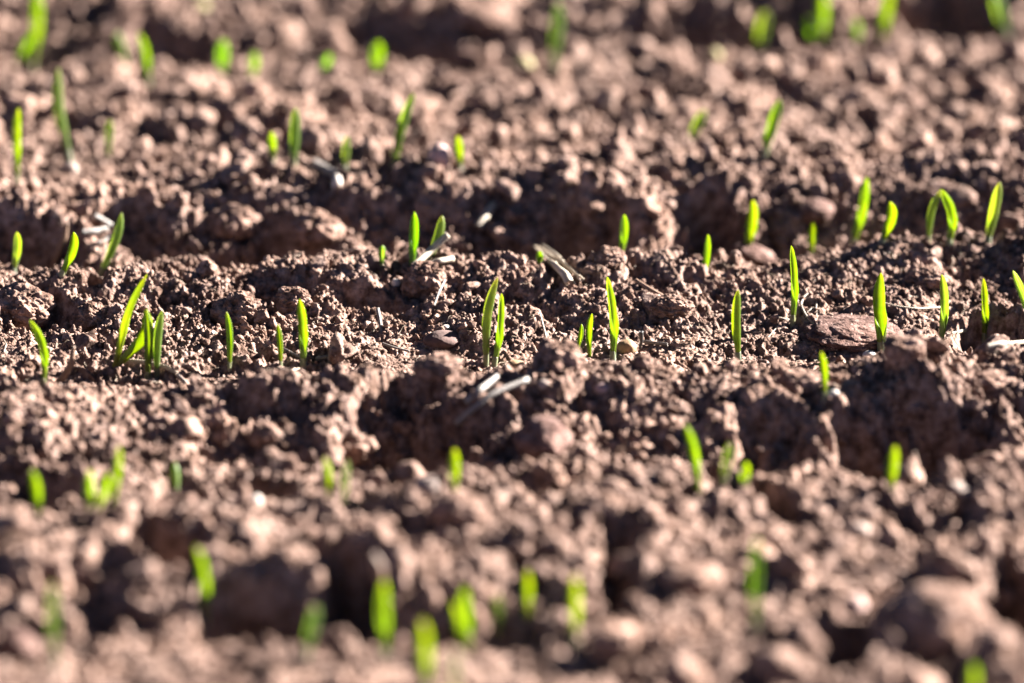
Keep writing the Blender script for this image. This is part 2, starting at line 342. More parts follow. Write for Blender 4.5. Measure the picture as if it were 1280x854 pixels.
def seedling(row, blades, label, sheath=None, name="seedling", y=None):
    """blades: list of (bx, by, tx, ty, width_px, bow, openness, yaw, material)"""
    roots = []
    for bl in blades:
        bx, by = bl[0], bl[1]
        if y is None:
            h0 = hit(bx, by); Y = h0[1]; RY = ROWY[row] + 0.10 * h0[0]
            if abs(Y - RY) > 0.03: print("SEED", row, bx, by, "hit", round(Y, 3), "row", round(RY, 3))
            if abs(Y - RY) > 0.08: Y = RY
        else: Y = y
        P = at_y(bx, by, Y); zg = float(look(ZS, P[0], Y))
        roots.append((P, Y, zg))
    P, Y, zg = roots[0]
    e = bpy.data.objects.new(name, None); e.empty_display_size = 0.005; COL.objects.link(e)
    B0 = np.array([P[0], Y, min(zg, P[2])]); e.location = B0
    e["label"] = label; e["category"] = "seedling"; e["group"] = "cereal seedlings in drilled rows"
    for bl, (P, Y, zg) in zip(blades, roots):
        bx, by, tx, ty, wp, bow, opn, yaw, mat = bl
        k = np.linalg.norm(P - CAM) / LENS * SENSOR / PW
        lean = rng.uniform(-0.006, 0.006)
        top = at_y(tx, ty, Y + lean)
        # the visible foot, then a short buried continuation
        foot = P.copy(); dirv = (foot - top); dirv /= np.linalg.norm(dirv)
        sink = max(0.0, foot[2] - zg) + 0.003
        pth = curve(foot, top, bow, 56, rng.uniform(-0.05, 0.05))
        ext = np.array([foot + np.array([dirv[0] * 0.3, 0, -1.0]) * sink * q for q in (1.0, 0.5)])
        pth = np.vstack([ext, pth]); n = len(pth); tt = np.clip((np.arange(n) - 2) / (n - 3), 0, 1)
        W = wp * k * {'A': 0.70, 'B': 0.82, 'C': 0.88, 'D': 0.90, 'G': 0.85, 'E': 0.76, 'F': 0.60}[row]
        wd = W * (0.58 + 0.46 * sstep(0.0, 0.5, tt)) * np.power(np.clip(1 - np.clip((tt - 0.66) / 0.343, 0, 1) ** 2.3, 0.01, 1), 0.72)
        op = 172 - (172 - opn) * sstep(0.22, 0.6, tt) + (25 if opn < 120 else 0) * sstep(0.85, 1.0, tt)
        tube_blade("leaf_blade", pth - B0, wd, op, mat, e, yaw0=yaw, twist=rng.uniform(-0.5, 0.5), nseg=18)
        if sheath is None or sheath:
            sl = sheath or 0.13
            q = np.linspace(0, 1, 8); src = np.interp
            L = np.linalg.norm(top - foot); sp = []
            for s_ in q:
                f = s_ * sl * (len(tt) - 3); i = int(f); fr = f - i
                sp.append(pth[2 + i] * (1 - fr) + pth[3 + i] * fr)
            sp = np.vstack([ext, np.array(sp)]); sw = W * (0.92 if len(blades) == 1 else 0.66) * np.array([0.80] * 2 + list(0.78 - 0.06 * q))
            tube_blade("sheath", sp - B0, sw, np.array([176, 176] + list(176 - 30 * q ** 3)), SHEATH, e, yaw0=yaw + 0.4, th=0.00012)
        CLEAR.append((foot[0], Y, 0.0022 if row in 'DG' else 0.0048 if row in 'EF' else 0.0038))
    return e
L_, B_, D_ = LEAF, LEAFB, LEAFD
# in-focus row
seedling('D', [(55, 484, 37, 400, 11, .11, 75, 0.5, L_)], "leftmost in-focus seedling, its blade bowed to the left like a sickle")
seedling('D', [(143, 458, 184, 343, 12, -.045, 130, 1.2, L_), (148, 458, 181, 388, 16, .16, 70, 0.2, L_)], "tall twin-bladed seedling leaning right, one long blade above a short yellow-green one")
seedling('D', [(185, 475, 183, 386, 12, .02, 165, 0.3, L_)], "upright seedling directly right of the leaning twin-bladed plant")
seedling('D', [(196, 470, 203, 388, 11, -.03, 160, 2.4, B_)], "bluish-green slender seedling with a white foot beside the dry straw strip")
seedling('D', [(287, 462, 283, 390, 9, .03, 165, 0.3, L_)], "thin lone seedling on the pale crust left of the black hollow")
seedling('D', [(351, 458, 347, 405, 8, .02, 165, 0.3, L_)], "short thin seedling just left of a taller folded one, by pale crust")
seedling('D', [(379, 458, 374, 374, 13, .03, 80, 0.7, L_)], "broad folded seedling with a notched tip, right of a short thin one")
seedling('D', [(607, 458, 622, 347, 12, -.05, 165, 2.6, B_)], "tall narrow seedling with a white foot, taller of the central touching pair", sheath=.17)
seedling('D', [(618, 458, 627, 367, 11, .04, 80, 0.8, L_)], "lower of the central touching pair, with a bright folded upper edge")
seedling('D', [(722, 438, 727, 405, 7, .03, 150, 0.3, L_)], "tiny stubby seedling half hidden behind a clod, left of a short pointed one", sheath=0)
seedling('D', [(737, 446, 740, 392, 9, -.04, 120, 0.5, L_)], "short pointed seedling behind the central foreground clod", sheath=0)
seedling('D', [(766, 450, 759, 346, 13, .05, 85, 0.7, L_)], "tall seedling with white foot between the clod and the small black twig")
seedling('D', [(923, 450, 923, 362, 12, -.03, 100, 2.8, L_)], "upright paddle-shaped seedling with a white foot, left of the curly rootlets")
seedling('D', [(991, 408, 989, 307, 11, .04, 80, 0.6, L_)], "tall pointed seedling beside the curly pale rootlets", sheath=.15)
seedling('D', [(1102, 440, 1101, 341, 18, -.01, 62, 0.35, L_)], "widest spoon-shaped seedling standing in front of the half-buried reddish stone", sheath=.2)
seedling('D', [(1176, 433, 1177, 343, 12, .05, 90, 0.6, B_)], "upright seedling just behind the foreground ridge, right of the spoon-shaped one")
seedling('D', [(1230, 425, 1229, 348, 10, .03, 85, 0.7, L_)], "slim seedling in front of a black hollow near the right edge")
seedling('D', [(1292, 410, 1266, 338, 11, .02, 150, 0.7, B_)], "seedling cut by the right edge, leaning left above the black hollow")
seedling('G', [(1031, 497, 1026, 440, 11, .03, 120, 0.3, L_)], "short soft-focus seedling growing next to a round white pebble", y=-.085)
# row behind the focus
seedling('C', [(17, 340, 21, 290, 12, .04, 120, 0.4, B_)], "short seedling at the left edge in front of a dark furrow")
seedling('C', [(77, 344, 92, 290, 13, .08, 100, 0.5, L_)], "bent seedling growing beside the dry upright husk")
seedling('C', [(125, 344, 152, 266, 11, .05, 150, 2.4, B_)], "long seedling leaning right in front of the pale straw tuft")
seedling('C', [(477, 330, 478, 307, 10, .0, 150, 0.4, B_)], "tiny green tip showing above the ridge left of two taller shoots", sheath=0)
seedling('C', [(515, 335, 518, 265, 13, .01, 110, 0.5, D_)], "dark green upright seedling behind the large crumbly clod", sheath=0)
seedling('C', [(536, 328, 553, 270, 12, .04, 140, 2.4, B_)], "seedling leaning right just behind the pale broken straws", sheath=0)
seedling('C', [(674, 330, 675, 314, 10, .0, 150, 0.4, D_)], "faint green tip behind the upper end of the split straw", sheath=0)
seedling('C', [(776, 322, 780, 268, 12, .03, 120, 0.6, L_)], "short seedling on the ridge before the central dark hollow", y=.075)
seedling('C', [(879, 354, 885, 293, 10, .02, 140, 0.5, L_)], "slender seedling with white foot and hooked tip on the ridge", sheath=.2, y=.062)
seedling('C', [(934, 314, 941, 250, 15, .03, 90, 0.4, L_)], "broad bright seedling rising above the flat brown stone")
seedling('C', [(1014, 320, 1016, 277, 10, .0, 160, 0.4, L_)], "short straight peg-like seedling below the round grey stone")
seedling('C', [(1065, 308, 1083, 222, 14, .04, 90, 0.4, L_)], "tallest blurred seedling of the second row, with a pale foot")
seedling('C', [(1102, 303, 1112, 252, 15, .10, 75, 0.4, L_)], "short plump seedling right of the tallest blurred one")
seedling('C', [(1160, 304, 1176, 238, 10, -.06, 160, 2.8, B_)], "grey-green left half of the two seedlings meeting in an arch")
seedling('C', [(1187, 306, 1175, 237, 14, .14, 80, 0.5, L_)], "bright bowed right half of the two seedlings meeting in an arch")
seedling('C', [(1234, 305, 1250, 228, 14, .0, 100, 2.4, B_)], "grey-edged seedling leaning right, last of the second row")
# third row
seedling('B', [(21, 228, 23, 135, 12, -.01, 90, 0.4, L_)], "narrow yellow-green seedling on the left edge of the third row")
seedling('B', [(88, 205, 73, 85, 14, -.04, 130, 2.6, B_)], "tallest far seedling, with a long white foot above a swollen seed", sheath=.35)
seedling('B', [(135, 195, 138, 150, 11, .0, 150, 2.6, B_)], "short faint seedling above a pale lump of soil", sheath=0)
seedling('B', [(341, 202, 339, 165, 13, .0, 120, 0.4, L_)], "stubby seedling with a whitish foot left of a taller one", sheath=.4)
seedling('B', [(367, 207, 370, 135, 14, .0, 140, 2.6, B_)], "upright blurred seedling right of the stubby whitish one")
seedling('B', [(431, 212, 434, 170, 11, .0, 150, 2.6, B_)], "faint grey-green seedling above the small white chip")
seedling('B', [(490, 206, 517, 117, 13, -.02, 150, 2.6, B_), (494, 206, 500, 152, 12, .0, 120, .4, B_)], "broad twin-bladed far seedling leaning right, left of the pink stone")
seedling('B', [(575, 210, 572, 170, 13, .0, 140, 0.4, L_)], "short seedling directly right of the rounded pink stone")
seedling('B', [(862, 178, 881, 137, 14, .0, 150, 2.6, B_)], "short blurred seedling leaning right, left of a taller leaning one")
seedling('B', [(955, 196, 975, 125, 15, .0, 120, 2.6, L_)], "taller blurred seedling leaning right in bare soil")
# far row
seedling('A', [(40, 86, 46, -14, 17, .03, 110, 0.4, L_)], "tall seedling at top left, cut off by the frame")
seedling('A', [(20, 80, 40, 44, 14, .0, 120, 0.4, D_)], "dark green shaded seedling beside the tall top-left one", sheath=0)
seedling('A', [(158, 82, 146, 40, 14, .0, 140, 2.6, B_)], "faint far seedling left of a brighter leaning one")
seedling('A', [(186, 108, 174, 42, 14, .03, 110, 0.4, L_)], "bright far seedling leaning left with a pale foot", sheath=.25)
seedling('A', [(277, 95, 279, 50, 19, .0, 110, 0.4, D_)], "broad blurred seedling, left of a smaller one on the far ridge", sheath=0)
seedling('A', [(315, 97, 318, 66, 17, .0, 120, 0.4, D_)], "smaller blurred seedling right of the broad one on the far ridge", sheath=0)
seedling('A', [(402, 88, 411, 68, 16, .0, 120, 0.4, D_)], "low green shoot in the shade left of the long dark furrow", sheath=0)
seedling('A', [(470, 92, 473, 52, 21, .0, 110, 0.4, D_)], "wide green seedling in front of the long far dark furrow", sheath=0)
seedling('A', [(690, 90, 698, 2, 19, .02, 150, 2.6, B_)], "tall grey-green seedling at the top centre beside a yellowish pebble")
seedling('A', [(949, 66, 957, 14, 18, .0, 130, 2.6, B_)], "blurred seedling left of the brightest one at top right")
seedling('A', [(1026, 56, 1029, -8, 20, .0, 80, 0.4, L_)], "brightest broad seedling at top right before a black hollow")
seedling('A', [(1012, 55, 1011, 22, 13, .0, 120, 0.4, D_)], "small dark shoot pressed against the left of the brightest top-right seedling", sheath=0)
seedling('A', [(1073, 60, 1070, 25, 13, .0, 120, 0.4, D_)], "faint small seedling between two tall ones at top right")
seedling('A', [(1102, 54, 1112, -12, 16, .0, 130, 0.4, L_)], "tall seedling leaning right, cut by the top edge", sheath=0)
seedling('A', [(1259, 46, 1243, -10, 17, .0, 140, 2.6, B_)], "seedling leaning left at the top right corner")
# nearer row
seedling('E', [(48, 645, 40, 587, 16, .03, 110, 0.4, L_)], "near seedling at left edge leaning left before a black hollow", sheath=0)
seedling('E', [(111, 638, 112, 588, 16, .0, 90, 0.4, L_)], "leftmost and squat one of the clump of three near seedlings", sheath=0)
seedling('E', [(121, 641, 134, 592, 15, .03, 110, 0.4, L_)], "middle leaning one of the clump of three near seedlings", sheath=0)
seedling('E', [(142, 632, 149, 558, 14, .0, 110, 0.4, L_)], "tallest, right-hand one of the clump of three near seedlings", sheath=0)
seedling('E', [(221, 614, 218, 578, 13, .0, 150, 2.6, B_)], "short blurred seedling alone right of the clump of three", sheath=0)
seedling('E', [(411, 624, 406, 572, 13, .03, 110, 0.4, L_)], "left one of two thin parallel seedlings near the glinting pebble", sheath=0)
seedling('E', [(429, 630, 434, 576, 12, .0, 130, 2.6, B_)], "right one of two thin parallel seedlings near the glinting pebble", sheath=0)
seedling('E', [(568, 618, 568, 561, 17, .0, 80, 0.4, L_)], "single rounded seedling in the big central hollow by a pale stone", sheath=0)
seedling('E', [(873, 614, 857, 531, 15, .04, 110, 0.4, L_)], "tall near seedling leaning left, first of three by a hollow", sheath=0)
seedling('E', [(902, 608, 912, 554, 14, .03, 150, 2.6, B_)], "middle of three near seedlings, grey-green and leaning right", sheath=0)
seedling('E', [(930, 608, 932, 578, 17, .0, 90, 0.4, L_)], "shortest, rightmost of three near seedlings by a hollow", sheath=0)
seedling('E', [(1112, 622, 1119, 557, 17, .0, 120, 0.4, L_)], "lone seedling with whitish foot in front of the largest black hollow", sheath=.28)
# nearest row
seedling('F', [(68, 838, 66, 728, 17, .0, 130, 2.6, B_)], "faint tall seedling in the bottom left corner area", sheath=.3)
seedling('F', [(257, 776, 245, 684, 20, .04, 90, 0.4, L_)], "large blurred seedling leaning left before a black hollow")
seedling('F', [(382, 822, 396, 757, 20, .0, 130, 2.6, B_)], "faint leaning seedling left of the bright bottom cluster")
seedling('F', [(480, 822, 480, 726, 24, .0, 90, 0.4, L_)], "broad yellow-green seedling, leftmost of the bottom cluster")
seedling('F', [(533, 862, 529, 776, 25, .0, 100, 0.4, L_)], "lowest broad seedling of the bottom cluster, cut by the frame")
seedling('F', [(584, 818, 580, 735, 21, .0, 100, 0.4, L_), (581, 812, 566, 752, 16, .0, 100, 0.4, L_)], "brightest two-bladed seedling of the bottom cluster")
seedling('F', [(567, 884, 567, 812, 18, .0, 160, 2.6, SHEATH)], "pale whitish shoot at the bottom edge below the brightest cluster plant", sheath=0)
seedling('F', [(622, 797, 622, 744, 16, .0, 150, 2.6, B_)], "faint grey-green seedling right of the two-bladed bottom plant", sheath=0)
seedling('F', [(659, 772, 659, 714, 18, .0, 110, 0.4, L_)], "small upright seedling highest up in the bottom cluster", sheath=0)
seedling('F', [(718, 808, 719, 720, 21, .0, 110, 0.4, L_)], "rightmost seedling of the bottom cluster, with a blunt tip", sheath=.25)
seedling('F', [(943, 792, 946, 672, 19, .0, 130, 2.6, D_)], "tall lone green seedling of the nearest row, right of centre", sheath=.15)
seedling('F', [(1216, 874, 1217, 830, 21, .0, 110, 0.4, L_)], "green tip poking up at the bottom right edge", sheath=0)

# ------------------------------------------------------------------ stones and clods
def lump(name, px, py, wpx, hpx, mat, label, cat, sub=4, seed=0, rough=0.10, crumb=0.0, depth=None, sinkf=0.35, tilt=0.0, yoff=0.0, y=None, ang=0.0):
    P = hit(px, py + hpx * 0.25) if y is None else at_y(px, py + hpx * 0.25, y)
    k = np.linalg.norm(P - CAM) / LENS * SENSOR / PW
    a = wpx * k / 2; h = hpx * k / 2; d = (depth or (wpx + hpx) / 2) * k / 2
    V0, F0 = ICO[sub]; V = V0.copy(); r = 1 + rough * noise3(V + seed * 3.7, 0.9, seed) + rough * 0.5 * noise3(V + seed * 1.7, 0.4, seed + 9)
    if crumb:
        Wp = V + 0.10 * np.stack([noise3(V + 11, 0.3, seed + e) for e in (1, 2, 3)], 1)
        r = r + crumb * 1.15 * (domes3(Wp, 0.62, seed + 40) - 0.35) + crumb * 0.75 * (domes3(Wp, 0.30, seed + 50) - 0.35) + crumb * 0.45 * (domes3(Wp, 0.15, seed + 60) - 0.35)
        r = r + crumb * 0.22 * noise3(V + seed, 0.08, seed + 60)
    V = V * r[:, None]
    V = V * np.array([a, d, h]) ; c, s = cos(tilt), sin(tilt)
    V[:, 0], V[:, 2] = V[:, 0] * c - V[:, 2] * s, V[:, 0] * s + V[:, 2] * c
    c, s = cos(ang), sin(ang); V[:, 0], V[:, 1] = V[:, 0] * c - V[:, 1] * s, V[:, 0] * s + V[:, 1] * c
    C = at_y(px, py, P[1] + d * 0.35)
    zg = float(look(ZS, C[0], C[1])); lowest = C[2] - h
    if y is None and lowest > zg - h * 0.15: C[2] = zg - h * 0.15 + h
    if y is not None and C[2] - h > zg: V[:, 2] = np.where(V[:, 2] < 0, V[:, 2] * ((C[2] - zg + 0.001) / h), V[:, 2])
    o = link(name, mesh_np(name, V, F0), mat, label=label, category=cat); o.location = C
    if cat == "pebble": o["group"] = "pebbles and chips lying on the soil"
    if cat == "clod": o["group"] = "large soil clods"
    return o
PINK = stone_mat("pink_stone", (0.32, 0.21, 0.19)); GREY = stone_mat("grey_stone", (0.12, 0.10, 0.098), 0.85); WHITE = stone_mat("white_stone", (0.46, 0.41, 0.37), 0.35, 0.08)
TAN = stone_mat("tan_stone", (0.26, 0.16, 0.085)); RED = stone_mat("reddish_stone", (0.105, 0.064, 0.056), 0.92, 0.4); PALE = stone_mat("pale_stone", (0.27, 0.205, 0.175), 0.8)
YEL = stone_mat("yellow_stone", (0.28, 0.23, 0.11)); REDS = soil_mat("soiled_stone", dark=(0.034, 0.018, 0.014), mid=(0.088, 0.052, 0.044), pale=(0.17, 0.112, 0.098))
lump("stone", 1064, 417, 124, 36, REDS, "large reddish-brown stone half buried behind the spoon-shaped seedling", "stone", 6, 3, 0.18, 0.12, depth=130)
lump("stone", 553, 425, 50, 22, RED, "small flat-topped reddish stone left of the central pair of seedlings", "stone", 4, 5, 0.12, depth=40)
lump("stone", 1016, 264, 52, 34, REDS, "round grey stone blurred behind the short peg-like seedling", "stone", 4, 6, 0.10)
lump("stone", 549, 198, 30, 40, PINK, "upright rounded pink stone in the third row", "stone", 4, 7, 0.06)
lump("stone", 679, 553, 70, 62, REDS, "big reddish stone on the right rim of the central hollow", "stone", 5, 8, 0.16, 0.08)
lump("stone", 21, 812, 52, 48, REDS, "blurred roundish stone in the bottom left corner", "stone", 4, 9, 0.10)
lump("stone", 1205, 618, 48, 22, PALE, "oblong pale stone lying tilted below the largest hollow", "stone", 4, 10, 0.06, tilt=-0.6)
lump("stone", 943, 318, 60, 26, REDS, "flat brown stone on the ridge under the broad bright seedling", "stone", 4, 11, 0.12, tilt=-0.3)
lump("stone", 783, 435, 26, 22, TAN, "small tan-sided stone right of the tall white-footed seedling", "stone", 4, 12, 0.10)
lump("pebble", 645, 458, 26, 16, TAN, "small tan pebble lying right of the central pair of seedlings", "pebble", 4, 21, 0.06)
lump("pebble", 754, 486, 24, 14, PINK, "flat shiny pink pebble on the foreground ridge", "pebble", 3, 22, 0.06)
lump("pebble", 1042, 493, 17, 13, WHITE, "round white pebble at the foot of the short soft-focus seedling", "pebble", 3, 23, 0.05)
lump("pebble", 1087, 444, 18, 11, WHITE, "small white pebble just in front of the spoon-shaped seedling", "pebble", 3, 24, 0.05)
lump("pebble", 320, 626, 16, 15, WHITE, "tiny glinting white pebble on the nearer ridge", "pebble", 3, 25, 0.04)
lump("pebble", 535, 612, 38, 34, PALE, "pale rounded pebble left of the single seedling in the central hollow", "pebble", 3, 26, 0.08)
lump("pebble", 654, 82, 26, 24, YEL, "yellowish pebble beside the tall top-centre seedling", "pebble", 3, 27, 0.06)
lump("pebble", 250, 12, 26, 22, YEL, "yellowish blurred pebble at the top edge on the left", "pebble", 3, 28, 0.06)
lump("pebble", 196, 70, 20, 28, PALE, "pale upright pebble right of the leaning far seedling", "pebble", 3, 29, 0.06)
lump("pebble", 893, 70, 18, 18, YEL, "pale greenish pebble left of the top-right seedlings", "pebble", 3, 30, 0.06)
lump("pebble", 1074, 664, 28, 20, PALE, "pale flat pebble in the near soil below the largest hollow", "pebble", 3, 31, 0.05)
lump("pebble", 1070, 760, 26, 34, PINK, "blurred pink pebble left of the biggest foreground clod", "pebble", 3, 32, 0.06)
lump("pebble", 783, 704, 26, 18, PALE, "small pale pebble in the dark hollow near the bottom", "pebble", 3, 33, 0.06)
lump("pebble", 421, 228, 13, 20, WHITE, "small bright white chip below the grey stick", "pebble", 3, 34, 0.06)
lump("pebble", 495, 354, 12, 11, WHITE, "tiny white pebble left of the crumbly in-focus clod", "pebble", 3, 35, 0.06)
lump("pebble", 557, 410, 12, 8, WHITE, "tiny white flake above the small flat-topped stone", "pebble", 3, 36, 0.06)
lump("pebble", 305, 378, 12, 9, PALE, "tiny pale pebble on the mound left of the thin seedlings", "pebble", 3, 37, 0.06)
lump("pebble", 265, 416, 6, 5, WHITE, "white speck of grit left of the lone thin seedling", "pebble", 3, 38, 0.06)
lump("pebble", 60, 364, 9, 9, GREY, "tiny grey pebble on the soil at left, above the sickle seedling", "pebble", 3, 39, 0.06)
lump("pebble", 1162, 772, 24, 26, PALE, "pale blurred pebble resting above the biggest foreground clod", "pebble", 3, 40, 0.06, y=-.23)
lump("pebble", 680, 481, 18, 14, PALE, "pale pebble above the two straws of the ridge", "pebble", 3, 41, 0.06)
lump("pebble", 905, 62, 14, 14, PALE, "smaller pale pebble of the two left of the top-right seedlings", "pebble", 3, 42, 0.06)
lump("pebble", 88, 212, 20, 20, PALE, "swollen pale seed at the foot of the tallest far seedling", "seed", 3, 43, 0.05)
# clods
lump("clod", 529, 353, 52, 50, CLOD, "crumbly upright clod casting a long shadow behind the focus row", "clod", 6, 51, 0.12, 0.22, depth=44)
lump("clod", 546, 458, 54, 28, CLOD, "knobbly dark clod on the ridge left of the central pair", "clod", 6, 52, 0.14, 0.24, y=-.072)
lump("clod", 697, 452, 58, 46, CLOD, "foreground clod hiding the feet of two short seedlings", "clod", 6, 53, 0.14, 0.24, y=-.066)
lump("clod", 297, 392, 54, 44, CLOD, "mound-like clod behind the lone thin seedling", "clod", 6, 54, 0.14, 0.25)
lump("clod", 25, 385, 70, 52, CLOD, "dark-sided clod at the left edge above the sickle-shaped seedling", "clod", 6, 55, 0.13, 0.20)
lump("clod", 115, 398, 44, 36, CLOD, "crumbly clod between the sickle seedling and the twin-bladed one", "clod", 6, 56, 0.13, 0.24)
lump("clod", 365, 378, 44, 34, CLOD, "clod behind the broad folded seedling", "clod", 6, 57, 0.13, 0.25)
lump("clod", 760, 325, 40, 30, CLOD, "ridge-top clod left of the short second-row seedling", "clod", 6, 58, 0.13, 0.22, yoff=0)
lump("clod", 1160, 352, 52, 32, CLOD, "wide clod behind the two right-hand in-focus seedlings", "clod", 6, 59, 0.13, 0.25)
lump("clod", 838, 385, 50, 30, CLOD, "clod with a deep shadow between the black twig and the paddle-shaped seedling", "clod", 6, 60, 0.13, 0.25)
lump("clod", 1165, 785, 150, 100, CLOD, "biggest smooth clod in the bottom right foreground", "clod", 5, 61, 0.12, 0.10, depth=110)
lump("clod", 290, 280, 60, 40, CLOD, "blurred clod above the long dark furrow on the left", "clod", 5, 62, 0.13, 0.22)
lump("clod", 395, 290, 56, 46, CLOD, "blurred clod at the right end of the left dark furrow", "clod", 5, 63, 0.13, 0.22)
lump("clod", 570, 640, 70, 44, CLOD, "blurred clod just below the single seedling of the central hollow", "clod", 5, 64, 0.13, 0.20)
lump("clod", 1000, 480, 60, 30, CLOD, "low clod on the foreground ridge left of the white pebble", "clod", 5, 65, 0.13, 0.2)
lump("clod", 1130, 430, 46, 18, CLOD, "dark clod on the ridge right of the spoon-shaped seedling", "clod", 6, 66, 0.14, 0.22, y=-.068)
lump("clod", 803, 455, 24, 20, CLOD, "small clod on the soil right of the tall white-footed seedling", "clod", 5, 67, 0.14, 0.22)
lump("clod", 330, 545, 40, 30, CLOD, "dark clod on the slope above the left near furrow", "clod", 5, 68, 0.14, 0.2)
lump("clod", 1240, 480, 60, 30, CLOD, "low clod on the ridge below the white straw chip", "clod", 5, 69, 0.14, 0.2)
lump("clod", 600, 22, 60, 30, CLOD, "far pinkish clod above the long dark furrow", "clod", 4, 70, 0.12, 0.18)
lump("clod", 860, 725, 80, 46, CLOD, "blurred clod left of the tall lone near seedling", "clod", 4, 71, 0.12, 0.2)
lump("clod", 440, 560, 60, 40, CLOD, "clod standing left of the central black hollow", "clod", 5, 72, 0.14, 0.2)

# ------------------------------------------------------------------ straw, sticks, rootlets
SW = straw_mat("pale_straw", (0.26, 0.19, 0.13), (0.52, 0.44, 0.34)); SG = straw_mat("weathered_straw", (0.10, 0.085, 0.075), (0.26, 0.22, 0.195))
SB = straw_mat("brown_husk", (0.10, 0.048, 0.03), (0.30, 0.18, 0.115), 0.6, 0.2); SX = straw_mat("black_twig", (0.006, 0.005, 0.005), (0.03, 0.022, 0.018), 0.5, 0)
SR = straw_mat("rootlet", (0.22, 0.165, 0.12), (0.42, 0.35, 0.28), 0.6, 0.2)
def strip(name, pts, wpx, opn, mat, label, cat, lift=0.0008, lifts=None, yaw=pi, th=0.0004, taper=(1, 1), parent=None, n=18, y=None, group=None, root=None):
    """a straw, husk or root lying on the soil through the seen points; made of a curved sheet or tube"""
    K = np.array([hit(a, b) if y is None else at_y(a, b, y) for a, b in pts]); k = np.linalg.norm(K[0] - CAM) / LENS * SENSOR / PW
    if lifts is None: K[:, 2] += lift
    else: K[:, 2] += np.array(lifts)
    s = np.linspace(0, len(K) - 1, n)
    path = np.stack([np.interp(s, np.arange(len(K)), K[:, i]) for i in range(3)], 1)
    for _ in range(2): path[1:-1] = (path[:-2] + 2 * path[1:-1] + path[2:]) / 4
    wv = np.interp(np.linspace(0, 1, n), np.linspace(0, 1, len(taper)), taper) * wpx * k
    C0 = path[0].copy()
    o = tube_blade(name, path - C0, wv, np.full(n, float(opn)), mat, parent, th=th, yaw0=yaw, nseg=10)
    o.location = C0 - (np.array(root) if root is not None else 0)
    if parent is None:
        o["label"] = label; o["category"] = cat
        if group: o["group"] = group
    return o, C0
# split straw: two halves of one stem
P = hit(722, 362); P[2] += 0.002
e = bpy.data.objects.new("split_straw", None); COL.objects.link(e); e.location = P; e["label"] = "thick grey split straw with a dark inside lying behind the focus row"; e["category"] = "straw"; e["group"] = "straw pieces scattered on the soil"
def half(pts, w_, m_, lf, yaw, opn=100):
    strip("straw_half", pts, w_, opn, m_, "", "", lifts=lf, parent=e, root=P, th=0.0005, yaw=yaw)
half([(672, 326), (690, 340), (706, 353), (712, 362)], 11, SW, [.006, .0045, .0035, .0025], pi, 100)
half([(674, 325), (695, 335), (712, 346), (727, 357)], 9, SW, [.006, .005, .004, .003], pi + .5, 100)
half([(694, 341), (707, 350), (719, 360)], 4, SX, [.0030, .0025, .0018], pi, 60)
G = "straw pieces scattered on the soil"
def straw(pts, w_, m_, label, **kw):
    kw.setdefault('group', G); return strip("straw", pts, w_, kw.pop('opn', 110), m_, label, "straw", **kw)
straw([(516, 340), (538, 329), (560, 318)], 9, SW, "upper pale broken straw resting on top of the crumbly clod", lifts=[.002,.005,.008])
straw([(528, 345), (548, 336), (566, 333)], 8, SW, "lower pale broken straw beside the crumbly clod", lift=.003)
straw([(597, 291), (605, 278), (616, 262)], 11, SW, "short bright cream straw lying blurred in the second furrow", lift=.002)
straw([(391, 210), (405, 217), (424, 226)], 13, SG, "short dark grey stick blurred in the third row", lift=.002)
straw([(570, 540), (592, 520), (615, 502), (660, 484)], 8, SG, "long weathered straw slanting up the rim of the central hollow", lift=.003)
straw([(582, 513), (600, 497), (620, 481)], 9, SG, "shorter thick straw above the long weathered one on the ridge", lift=.003)
straw([(1232, 441), (1255, 436), (1292, 431)], 11, SW, "bright white straw chip on the ridge at the right edge", lift=.002, opn=70)
straw([(150, 457), (180, 459), (210, 466), (222, 474)], 7, SW, "flat pale straw strip lying behind the twin seedlings' feet", lift=.002, opn=60)
straw([(205, 462), (222, 474), (232, 484)], 6, SG, "thin tan straw splinter right of the bluish-green seedling", lift=.0015, opn=60)
straw([(795, 357), (812, 368), (832, 379)], 6, SB, "thin brown straw lying across a shadow behind the focus row", lift=.002)
straw([(804, 430), (818, 432), (835, 434)], 5, SG, "short flat straw lying right of the small black twig", lift=.001, opn=70)
straw([(1188, 420), (1198, 418), (1207, 416)], 6, SW, "tiny white flake of straw between two right-hand seedlings", lift=.001, opn=60)
straw([(355, 440), (368, 447), (378, 450)], 6, SG, "flat straw flake at the foot of the broad folded seedling", lift=.001, opn=60)
straw([(395, 452), (420, 448), (440, 444)], 7, SG, "pale flat husk fragment right of the broad folded seedling", lift=.001, opn=60)
straw([(350, 462), (362, 466), (372, 463)], 7, SW, "cream flake below the two thin seedlings on the left", lift=.001, opn=60)
straw([(478, 434), (495, 440), (512, 444)], 3, SG, "thin dry stem in front of the small flat stone", lift=.0015)
straw([(542, 386), (548, 376), (556, 366)], 3.2, SG, "thin upright stem leaning beside the crumbly clod", lifts=[.001, .003, .005])
straw([(472, 398), (475, 408), (478, 417)], 5, SG, "small grey upright flake in the middle of the crumbs", lifts=[.004, .002, -.001], opn=70)
straw([(110, 318), (124, 313), (140, 304)], 6, SG, "lower piece of the pale straw tuft behind the long leaning seedling", lift=.003)
straw([(118, 285), (128, 290), (139, 297)], 7, SG, "upper piece of the pale straw tuft behind the long leaning seedling", lift=.005)
straw([(102, 303), (118, 301), (132, 298)], 9, SG, "widest middle piece of the pale straw tuft at left", lift=.004, opn=80)
straw([(60, 292), (69, 292), (78, 293)], 8, SW, "short cream straw end crossing the upright husk", y=.115, lift=0)
